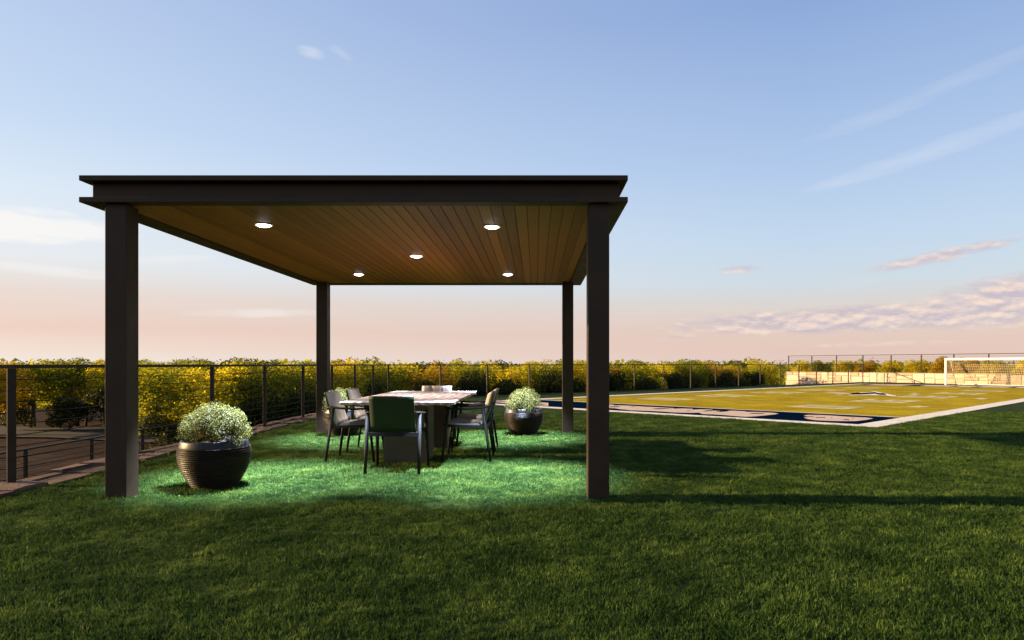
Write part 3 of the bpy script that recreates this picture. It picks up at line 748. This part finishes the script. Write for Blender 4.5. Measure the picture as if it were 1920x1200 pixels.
# ------------------------------------------------------------------ potted shrubs
def make_potted(seed):
    c = empty('potted_shrub')
    prof = [(0, .0), (.176, .0), (.186, .012)]
    def rad(z): 
        t_ = z / .42; return .186 + .120 * math.sin(min(1, t_ / .70) * math.pi / 2) - (.027 * max(0, (t_ - .72) / .28) ** 1.5)
    z = .014
    while z < .355:
        r = rad(z); prof += [(r - .004, z), (r + .003, z + .004), (r + .005, z + .009), (r + .003, z + .014), (r - .004, z + .0175)]; z += .0185
    body = MB().lathe(prof + [(rad(.36) - .002, .362)], 72).build('pot', MAT['pot'], c)
    rim = [(rad(.36) - .002, .362), (rad(.37), .372), (rad(.39), .39), (rad(.405) + .002, .405), (rad(.42) + .004, .415), (rad(.42) - .004, .424), (rad(.42) - .022, .42), (rad(.42) - .03, .38)]
    MB().lathe(rim, 72).build('rim', MAT['pot_rim'], c)
    MB().lathe([(0, .395), (.15, .398), (rad(.42) - .028, .385)], 40).build('soil', MAT['soil'], c)
    g = np.random.default_rng(seed); cs = []; rs = []
    for i in range(46):
        a = g.random() * 6.283; e = math.asin(g.random() * .98) ; r = .232 + .03 * g.random()
        cs.append((r * math.cos(a) * math.cos(e), r * math.sin(a) * math.cos(e), .43 + .98 * r * math.sin(e))); k = .062 + .035 * g.random(); rs.append((k, k, k * 1.05))
    cs.append((0, 0, .46)); rs.append((.24, .24, .22))
    link('foliage', leaf_cloud('foliage', cs, rs, 26000, .0145, LEAF['sage'], 1.9, .45, seed, .5), c)
    st = MB()
    for i in range(14):
        a = i * 2.4; st.tube([(.02 * math.cos(a), .02 * math.sin(a), .39), (.11 * math.cos(a), .11 * math.sin(a), .52), (.2 * math.cos(a), .2 * math.sin(a), .6)], [.006, .004, .002], 5)
    st.build('stems', MAT['bark'], c, 'stuff')
    return c
pot = make_potted(4); pk = kids(pot)
for i, (x, y, s, sz, rz, lab) in enumerate(((-2.93, 6.08, 1.0, 1.03, 0, 'large ribbed dark pot with a rounded pale shrub beside the front left post'),
                             (-.195, 10.55, 1.0, 1.0, 2.0, 'dark ribbed pot with a pale rounded shrub to the right behind the table'),
                             (-3.02, 10.45, 1.0, 1.0, 4.1, 'ribbed pot with pale shrub half hidden behind the left chairs and rear post'))):
    o = pot if i == 0 else copy_tree(pot, pk)
    o.location = (x, y, 0); o.rotation_euler = (0, 0, rz); o.scale = (s, s, sz); tag(o, lab, 'potted plant', 'ribbed planters under the pavilion')

# ------------------------------------------------------------------ trees and bushes
def crown_mesh(seed, h, r, base, nl=15, leaves=6500, size=.11, shell=.72):
    g = np.random.default_rng(seed); cs = []; rs = []
    for i in range(nl):
        a = g.random() * 6.283; t_ = g.random() ** .8; z = base + (h - base) * (.18 + .68 * t_)
        rad_ = r * (.72 - .42 * abs(t_ - .35)) * (.5 + .6 * g.random()); k = r * (.24 + .17 * g.random())
        cs.append((rad_ * math.cos(a), rad_ * math.sin(a), min(z, h - k * .8))); rs.append((k, k, k * (.75 + .3 * g.random())))
    cs.append((0, 0, (h + base) / 2)); rs.append((r * .42, r * .42, (h - base) * .36))
    return leaf_cloud('crown', cs, rs, leaves, size, LEAF['gold'], 1.6, shell, seed, .2)
def trunk_mesh(seed, h, r):
    g = random.Random(seed); mb = MB()
    for k in range(3):
        a = g.random() * 6.28; o = .12 * k; pts = [(o * math.cos(a), o * math.sin(a), -.05)]
        for i in range(1, 5): pts.append((pts[-1][0] + g.uniform(-.06, .06) + .05 * math.cos(a), pts[-1][1] + g.uniform(-.06, .06) + .05 * math.sin(a), h * .75 * i / 4))
        mb.tube(pts, [r, r * .8, r * .6, r * .4, r * .2], 6)
        for j in range(3):
            p = Vector(pts[2 + j % 2]); d = Vector((g.uniform(-1, 1), g.uniform(-1, 1), g.uniform(.5, 1))).normalized(); mb.tube([p, p + d * .5, p + d * .9 + Vector((0, 0, .1))], [r * .4, r * .25, r * .1], 5)
    return mb.mesh('trunk', MAT['bark'])
TREE_H = 3.0
crowns = [crown_mesh(s, TREE_H, 1.4, .3, 30, 10500, .082) for s in (11, 12, 13, 14)]
crowns_hi = [crown_mesh(s, TREE_H, 1.35, .62, 26, 10000, .082) for s in (21, 22)]
bushes = [crown_mesh(s, 1.6, .85, .02, 20, 6500, .07) for s in (31, 32)]
sparse = [crown_mesh(s, TREE_H, 1.4, .3, 16, 1500, .12, .3) for s in (41, 42)]
trunks = [trunk_mesh(s, TREE_H, .05) for s in (1, 2, 3)]
tr = random.Random(9)
def tree(x, y, kind, top, label, group, spread=1.0, high=False, bush=False, z=LOW, thin=False):
    """a tree at x, y whose highest leaves reach the height top"""
    hs = (top - z) / (1.6 if bush else TREE_H)
    e = empty('bush' if bush else 'tree', (x, y, z), tr.uniform(0, 6.28)); e.scale = (spread, spread, hs)
    tag(e, label, 'bush' if bush else 'tree', group)
    me = tr.choice(sparse if thin else bushes if bush else (crowns_hi if high else crowns))
    c = link('crown', me, e); c.material_slots[0].link = 'OBJECT'; c.material_slots[0].material = LEAF[kind]
    if not bush: link('trunk', tr.choice(trunks), e)
    return e
ORD = ['first', 'second', 'third', 'fourth', 'fifth', 'sixth', 'seventh', 'eighth', 'ninth', 'tenth', 'eleventh', 'twelfth', 'thirteenth', 'fourteenth', 'fifteenth', 'sixteenth', 'seventeenth']
def panel(x, y):
    px = VX + F * x / y; q = [VX + F * (FC.x + (FE.x - FC.x) * k / 17) / (FC.y + (FE.y - FC.y) * k / 17) for k in range(18)]
    for k in range(17):
        if q[k] <= px < q[k + 1]: return f'behind the {ORD[k]} panel of the diagonal fence'
    return mark(x, y)
def mark(x, y):
    px = VX + F * x / y
    for lim, ph in ((60, 'behind the end fence post'), (150, 'right of the end fence post'), (196, 'left of the front left pavilion post'), (262, 'behind the front left pavilion post'), (335, 'left of the near planter'), (400, 'above the near planter'),
                    (470, 'right of the near planter'), (530, 'well right of the near planter'), (593, 'left of the rear left pavilion post'), (640, 'behind the rear left pavilion post')):
        if px < lim: return ph
    return 'right of the rear left pavilion post'
G1 = 'trees on the dry ground beyond the left fence'; G2 = 'trees beyond the diagonal fence'; G3 = 'bushes behind the stone wall'
T = [  # left, seen through the near fence
 (-20.8, 25.5, 'rust', 1.35, 'rust coloured tree at the far left edge behind the thick fence post', 1.15, True),
 (-21.6, 28.5, 'green', 1.34, 'olive tree with dark underside just right of the thick fence post', 1.2, True),
 (-20.6, 30.0, 'green', 1.40, 'green tree on bare thin trunks, left of the front left pavilion post', 1.2, True),
 (-18.9, 29.6, 'gold', 1.36, 'yellow green tree right beside the front left pavilion post, on its left', 1.1, True),
 (-15.6, 27.5, 'green', 1.30, 'olive tree directly behind the front left pavilion post', 1.1, False),
 (-11.3, 20.2, 'green', 1.34, 'yellow green tree just right of the front left pavilion post', 1.15, False),
 (-9.9, 20.4, 'gold', 1.26, 'bright golden tree behind the near left potted shrub', 1.1, False),
 (-8.7, 20.9, 'green', 1.30, 'leafy yellow green tree above and right of the near left potted shrub', 1.0, False),
 (-8.0, 21.8, 'green', 1.28, 'olive tree behind the second slim fence post', 1.0, False),
 (-7.6, 23.2, 'rust', 1.34, 'rust and gold tree left of the rear left pavilion post', 1.05, False),
 (-6.9, 24.4, 'green', 1.30, 'dark olive tree directly behind the rear left pavilion post', 1.0, False)]
for i, (x, y, k_) in enumerate(((-23.5, 33, 'green'), (-21.3, 33.5, 'dark'), (-19.0, 33, 'green'), (-16.5, 31, 'dark'), (-13.5, 25.5, 'green'), (-11.8, 24.5, 'green'), (-10.0, 24.5, 'dark'))):
    tree(x, y, k_, 1.36 + .03 * (i % 3), ('dark', 'olive')[k_ == 'green'] + ' tree of the rear rank beyond the left fence, ' + mark(x, y), 'rear rank of trees beyond the left fence', 1.15)
for x, y, k, top, lab, sp, hi in T: tree(x, y, k, top, lab, G1, sp, hi)
D = Vector((24.82, 20.35)).normalized(); Nm = Vector((-D.y, D.x))
LM = ['behind the left rear chair', 'behind the left half of the table', 'behind the middle of the table', 'behind the far end chair', 'behind the right end of the table',
      'behind the right hand chairs', 'left of the right rear planter', 'behind the right rear planter', 'between planter and rear right post', 'behind the rear right pavilion post', 'between the two right pavilion posts',
      'right of the front right post', 'second right of the front right post', 'third right of the front right post', 'behind the middle of the field left border',
      'two places left of the stone wall', 'by the stone wall end', 'at the left end of the stone wall']
KD = ['gold', 'green', 'rust', 'green', 'gold', 'green', 'gold', 'rust', 'green', 'gold', 'green', 'green', 'rust', 'green', 'gold', 'green', 'gold', 'rust']
NAMEK = {'gold': 'golden', 'green': 'olive green', 'rust': 'rusty brown'}
for i in range(18):
    p = FC + D * (-.4 + 1.86 * i) + Nm * (3.0 + tr.uniform(-.5, .5))
    if VX + F * p.x / p.y > 1462: continue
    tree(p.x, p.y, KD[i], 1.23 + .0037 * p.y + tr.uniform(-.10, .13), f'{NAMEK[KD[i]]} tree beyond the diagonal fence, {LM[i]}', G2, tr.uniform(.85, 1.1))
# a second rank, in the gaps: nothing tells these apart
for i in range(20):
    p = FC + D * (-2.5 + 2.0 * i) + Nm * (6.5 + tr.uniform(-.8, .8))
    if VX + F * p.x / p.y > 1385: continue
    tree(p.x, p.y, ('dark', 'green', 'dark', 'gold')[i % 4], 1.20 + .004 * p.y + tr.uniform(-.05, .08), ('dark', 'olive', 'dark', 'golden')[i % 4] + ' tree of the rear rank, ' + panel(p.x, p.y), 'second rank of trees beyond the diagonal fence', tr.uniform(1.0, 1.2))
for i, (x, y, tp) in enumerate(((-21.2, 27, .2), (-19.3, 27.6, -.2), (-17.6, 27.4, .1), (-10.6, 19.3, -.35), (-9.3, 19.6, -.1), (-8.2, 20.0, .1), (-7.4, 20.8, .25), (-6.6, 22, .2), (-6.0, 23.2, .45))):  # near-black shrubs added to darken the foot of the left trees like shade
    tree(x, y, 'dark', tp, 'low dark shrub added as shade beyond left fence, ' + mark(x, y), 'dark shrubs added as shade beyond the left fence', 1.15, bush=True)
for i, (q, tp) in enumerate(((2.2, .55), (4.4, .8), (6.2, .5), (8.3, .75), (10.1, .45), (12.0, .8), (13.8, .5), (15.9, .7), (17.5, .55), (19.6, .75), (21.4, .4), (23.4, .65))):  # dark leaf colour stands in for shade under the sunlit row; shrubs are added
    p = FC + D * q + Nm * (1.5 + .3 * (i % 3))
    tree(p.x, p.y, 'dark', tp, '' + ('lower' if tp < .6 else 'taller') + ' dark shrub added as shade ' + panel(p.x, p.y), 'dark shrubs added as shade beyond the diagonal fence', 1.1, bush=True, z=-1.3)
tree(12.4, 37.2, 'gold', .42, 'small round golden bush at the foot of the tree row left of the stone wall', None, 1.0, bush=True, z=-1.0)
tree(5.6, 31.2, 'gold', .45, 'small golden bush beyond the fence right of the front right pavilion post', None, .8, bush=True, z=-1.0)
BK = ['gold', 'green', 'gold', 'rust', 'gold', 'gold', 'rust', 'rust', 'gold', 'gold', 'green', 'gold', 'rust', 'gold']
BL_ = ['at the left end of the stone wall', 'second from the left above the stone wall', 'third from the left above the stone wall', 'above the wall near where the two fences meet', 'above the wall just right of where the fences meet',
       'above the wall halfway to the goal', 'tallest above the wall, left of the goal', 'between the tallest bush and the goal', 'just left of the goal post', 'behind the left part of the goal net', 'behind the goal net, centre left', 'behind the goal net near the picture edge', 'beyond the right picture edge', 'beyond the right picture edge, last']
NRM = Vector((-WD.y, WD.x))
for i in range(14):
    p = wallA + WD * (-.6 + 1.55 * i) + NRM * (3.2 + tr.uniform(-.6, .6))
    if (p - wallA).dot(NRM) < 0: p = p
    top = 1.34 + tr.uniform(-.06, .08) + (.26 if i == 6 else 0)
    tree(p.x, p.y, BK[i], top, f'{NAMEK[BK[i]]} bush {BL_[i]}', G3, 1.15, bush=True, z=-.2)

# far-off woodland, one mass
def woodland():
    g = np.random.default_rng(40); cs = []; rs = []
    for i in range(340):
        a = R(-62 + 124 * g.random()); d = 55 + 90 * g.random(); k = 1.6 + 2.2 * g.random()
        h = 1.12 + d * .0045 * (.3 + g.random()); cs.append((d * math.sin(a), d * math.cos(a), h - k * .9)); rs.append((k * 1.3, k * 1.3, k * .9))
    return leaf_cloud('woodland', cs, rs, 70000, .42, LEAF['green'], 1.3, .7, 40, .3)
tag(link('woodland', woodland()), 'far off woods showing as one mass over the tree row', 'woods', kind='stuff')

# ------------------------------------------------------------------ grass blades on the lawn
t = NT('grass_blade'); wc = t.co(world=True); n1 = t.noise(wc, 2.2, 4, .65); n2 = t.noise(wc, 16, 2)
n3 = t.noise(wc, 120, 1)
f = t.math('ADD', t.math('MULTIPLY', n1, .45), t.math('ADD', t.math('MULTIPLY', n2, .25), t.math('MULTIPLY', n3, .3)))
c = t.ramp(f, [(.33, (.009, .025, .005)), (.47, (.032, .068, .014)), (.57, (.092, .150, .030)), (.68, (.29, .34, .055))])
d = t.n('ShaderNodeBsdfPrincipled'); t.set(d.inputs['Base Color'], c); d.inputs['Roughness'].default_value = .6; d.inputs['Specular IOR Level'].default_value = .06
trn = t.n('ShaderNodeBsdfTranslucent'); t.set(trn.inputs[0], c); mx = t.n('ShaderNodeMixShader'); mx.inputs[0].default_value = .3
t.t.links.new(d.outputs[0], mx.inputs[1]); t.t.links.new(trn.outputs[0], mx.inputs[2]); t.t.links.new(mx.outputs[0], t.out.inputs[0]); MAT['blade'] = t.m

tufts = bpy.data.collections.new('tufts')
def tuft(seed, nb, rad_, hh):
    g = random.Random(seed); mb = MB()
    for i in range(nb):
        a = g.random() * 6.283; r = rad_ * math.sqrt(g.random()); x, y = r * math.cos(a), r * math.sin(a); h = hh * g.uniform(.5, 1.15) * (1.6 if g.random() < .10 else 1); w = g.uniform(.0014, .0028)
        b = g.random() * 6.283; dx, dy = math.cos(b), math.sin(b); l = g.uniform(.1, .8) * h; c = g.random() * 6.283; lx, ly = math.cos(c) * l, math.sin(c) * l
        mb.add([(x - dx * w, y - dy * w, -.004), (x + dx * w, y + dy * w, -.004), (x + lx * .35 + dx * w * .8, y + ly * .35 + dy * w * .8, h * .6), (x + lx * .35 - dx * w * .8, y + ly * .35 - dy * w * .8, h * .6), (x + lx, y + ly, h)],
               [(0, 1, 2, 3), (3, 2, 4)])
    o = bpy.data.objects.new('tuft', mb.mesh('tuft', MAT['blade'])); tufts.objects.link(o)
for s in range(8): tuft(s, 26, .055, .023 + .004 * (s % 3))

def inside(px, py, pl):
    c = np.zeros(len(px), bool); n = len(pl)
    for i in range(n):
        x1, y1 = pl[i]; x2, y2 = pl[(i + 1) % n]
        m = ((y1 > py) != (y2 > py)) & (px < (x2 - x1) * (py - y1) / (y2 - y1 + 1e-9) + x1); c ^= m
    return c
g = np.random.default_rng(77)
NP = 130000
yy = 1.6 + (15.5 - 1.6) * g.random(NP) ** 1.25
xx = -4.6 + (yy * .80 + 1.6 + 4.6) * g.random(NP)
keep = g.random(NP) < np.clip((yy * .8 + 6.2) / (15.5 * .8 + 6.2) * np.clip(9.5 / yy, .45, 1.3) / 1.0, 0, 1)
keep &= ~inside(xx, yy, [(p.x, p.y) for p in (Nn, Ww, Ff, Rr)])
keep &= xx > -4.50 + .05 * np.sin(yy * 5.1) + .03 * np.sin(yy * 13.7)
for a in PX:
    for b in PY: keep &= ~((xx > a[0] - .01) & (xx < a[1] + .01) & (yy > b[0] - .01) & (yy < b[1] + .01))
xx, yy = xx[keep], yy[keep]; n = len(xx)
me = bpy.data.meshes.new('grass'); me.vertices.add(n)
me.vertices.foreach_set('co', np.stack([xx, yy, np.zeros(n)], 1).astype(np.float32).ravel())
a = me.attributes.new('rz', 'FLOAT', 'POINT'); a.data.foreach_set('value', (g.random(n) * 6.283).astype(np.float32))
patch = .5 + .5 * np.sin(xx * 2.3 + 1.3 * np.sin(yy * 1.7)) * np.sin(yy * 2.9 + np.sin(xx * 3.1))
a = me.attributes.new('sz', 'FLOAT', 'POINT'); a.data.foreach_set('value', ((.62 + .4 * g.random(n)) * (.75 + .45 * patch)).astype(np.float32))
grass = link('grass', me); tag(grass, 'short mown lawn grass, thicker and darker in the foreground', 'grass', kind='stuff')
ng = bpy.data.node_groups.new('grass', 'GeometryNodeTree')
ng.interface.new_socket('Geometry', in_out='INPUT', socket_type='NodeSocketGeometry'); ng.interface.new_socket('Geometry', in_out='OUTPUT', socket_type='NodeSocketGeometry')
gi = ng.nodes.new('NodeGroupInput'); go = ng.nodes.new('NodeGroupOutput')
ci = ng.nodes.new('GeometryNodeCollectionInfo'); ci.inputs['Collection'].default_value = tufts; ci.inputs['Separate Children'].default_value = True; ci.inputs['Reset Children'].default_value = True
ip = ng.nodes.new('GeometryNodeInstanceOnPoints'); ip.inputs['Pick Instance'].default_value = True
mp = ng.nodes.new('GeometryNodeMeshToPoints')
def named(nm):
    n_ = ng.nodes.new('GeometryNodeInputNamedAttribute'); n_.data_type = 'FLOAT'; n_.inputs['Name'].default_value = nm; return n_.outputs['Attribute']
cx = ng.nodes.new('ShaderNodeCombineXYZ'); ng.links.new(named('rz'), cx.inputs[2])
ng.links.new(gi.outputs[0], mp.inputs[0]); ng.links.new(mp.outputs[0], ip.inputs['Points']); ng.links.new(ci.outputs[0], ip.inputs['Instance'])
ng.links.new(cx.outputs[0], ip.inputs['Rotation']); ng.links.new(named('sz'), ip.inputs['Scale']); ng.links.new(ip.outputs[0], go.inputs[0])
md = grass.modifiers.new('grass', 'NODES'); md.node_group = ng
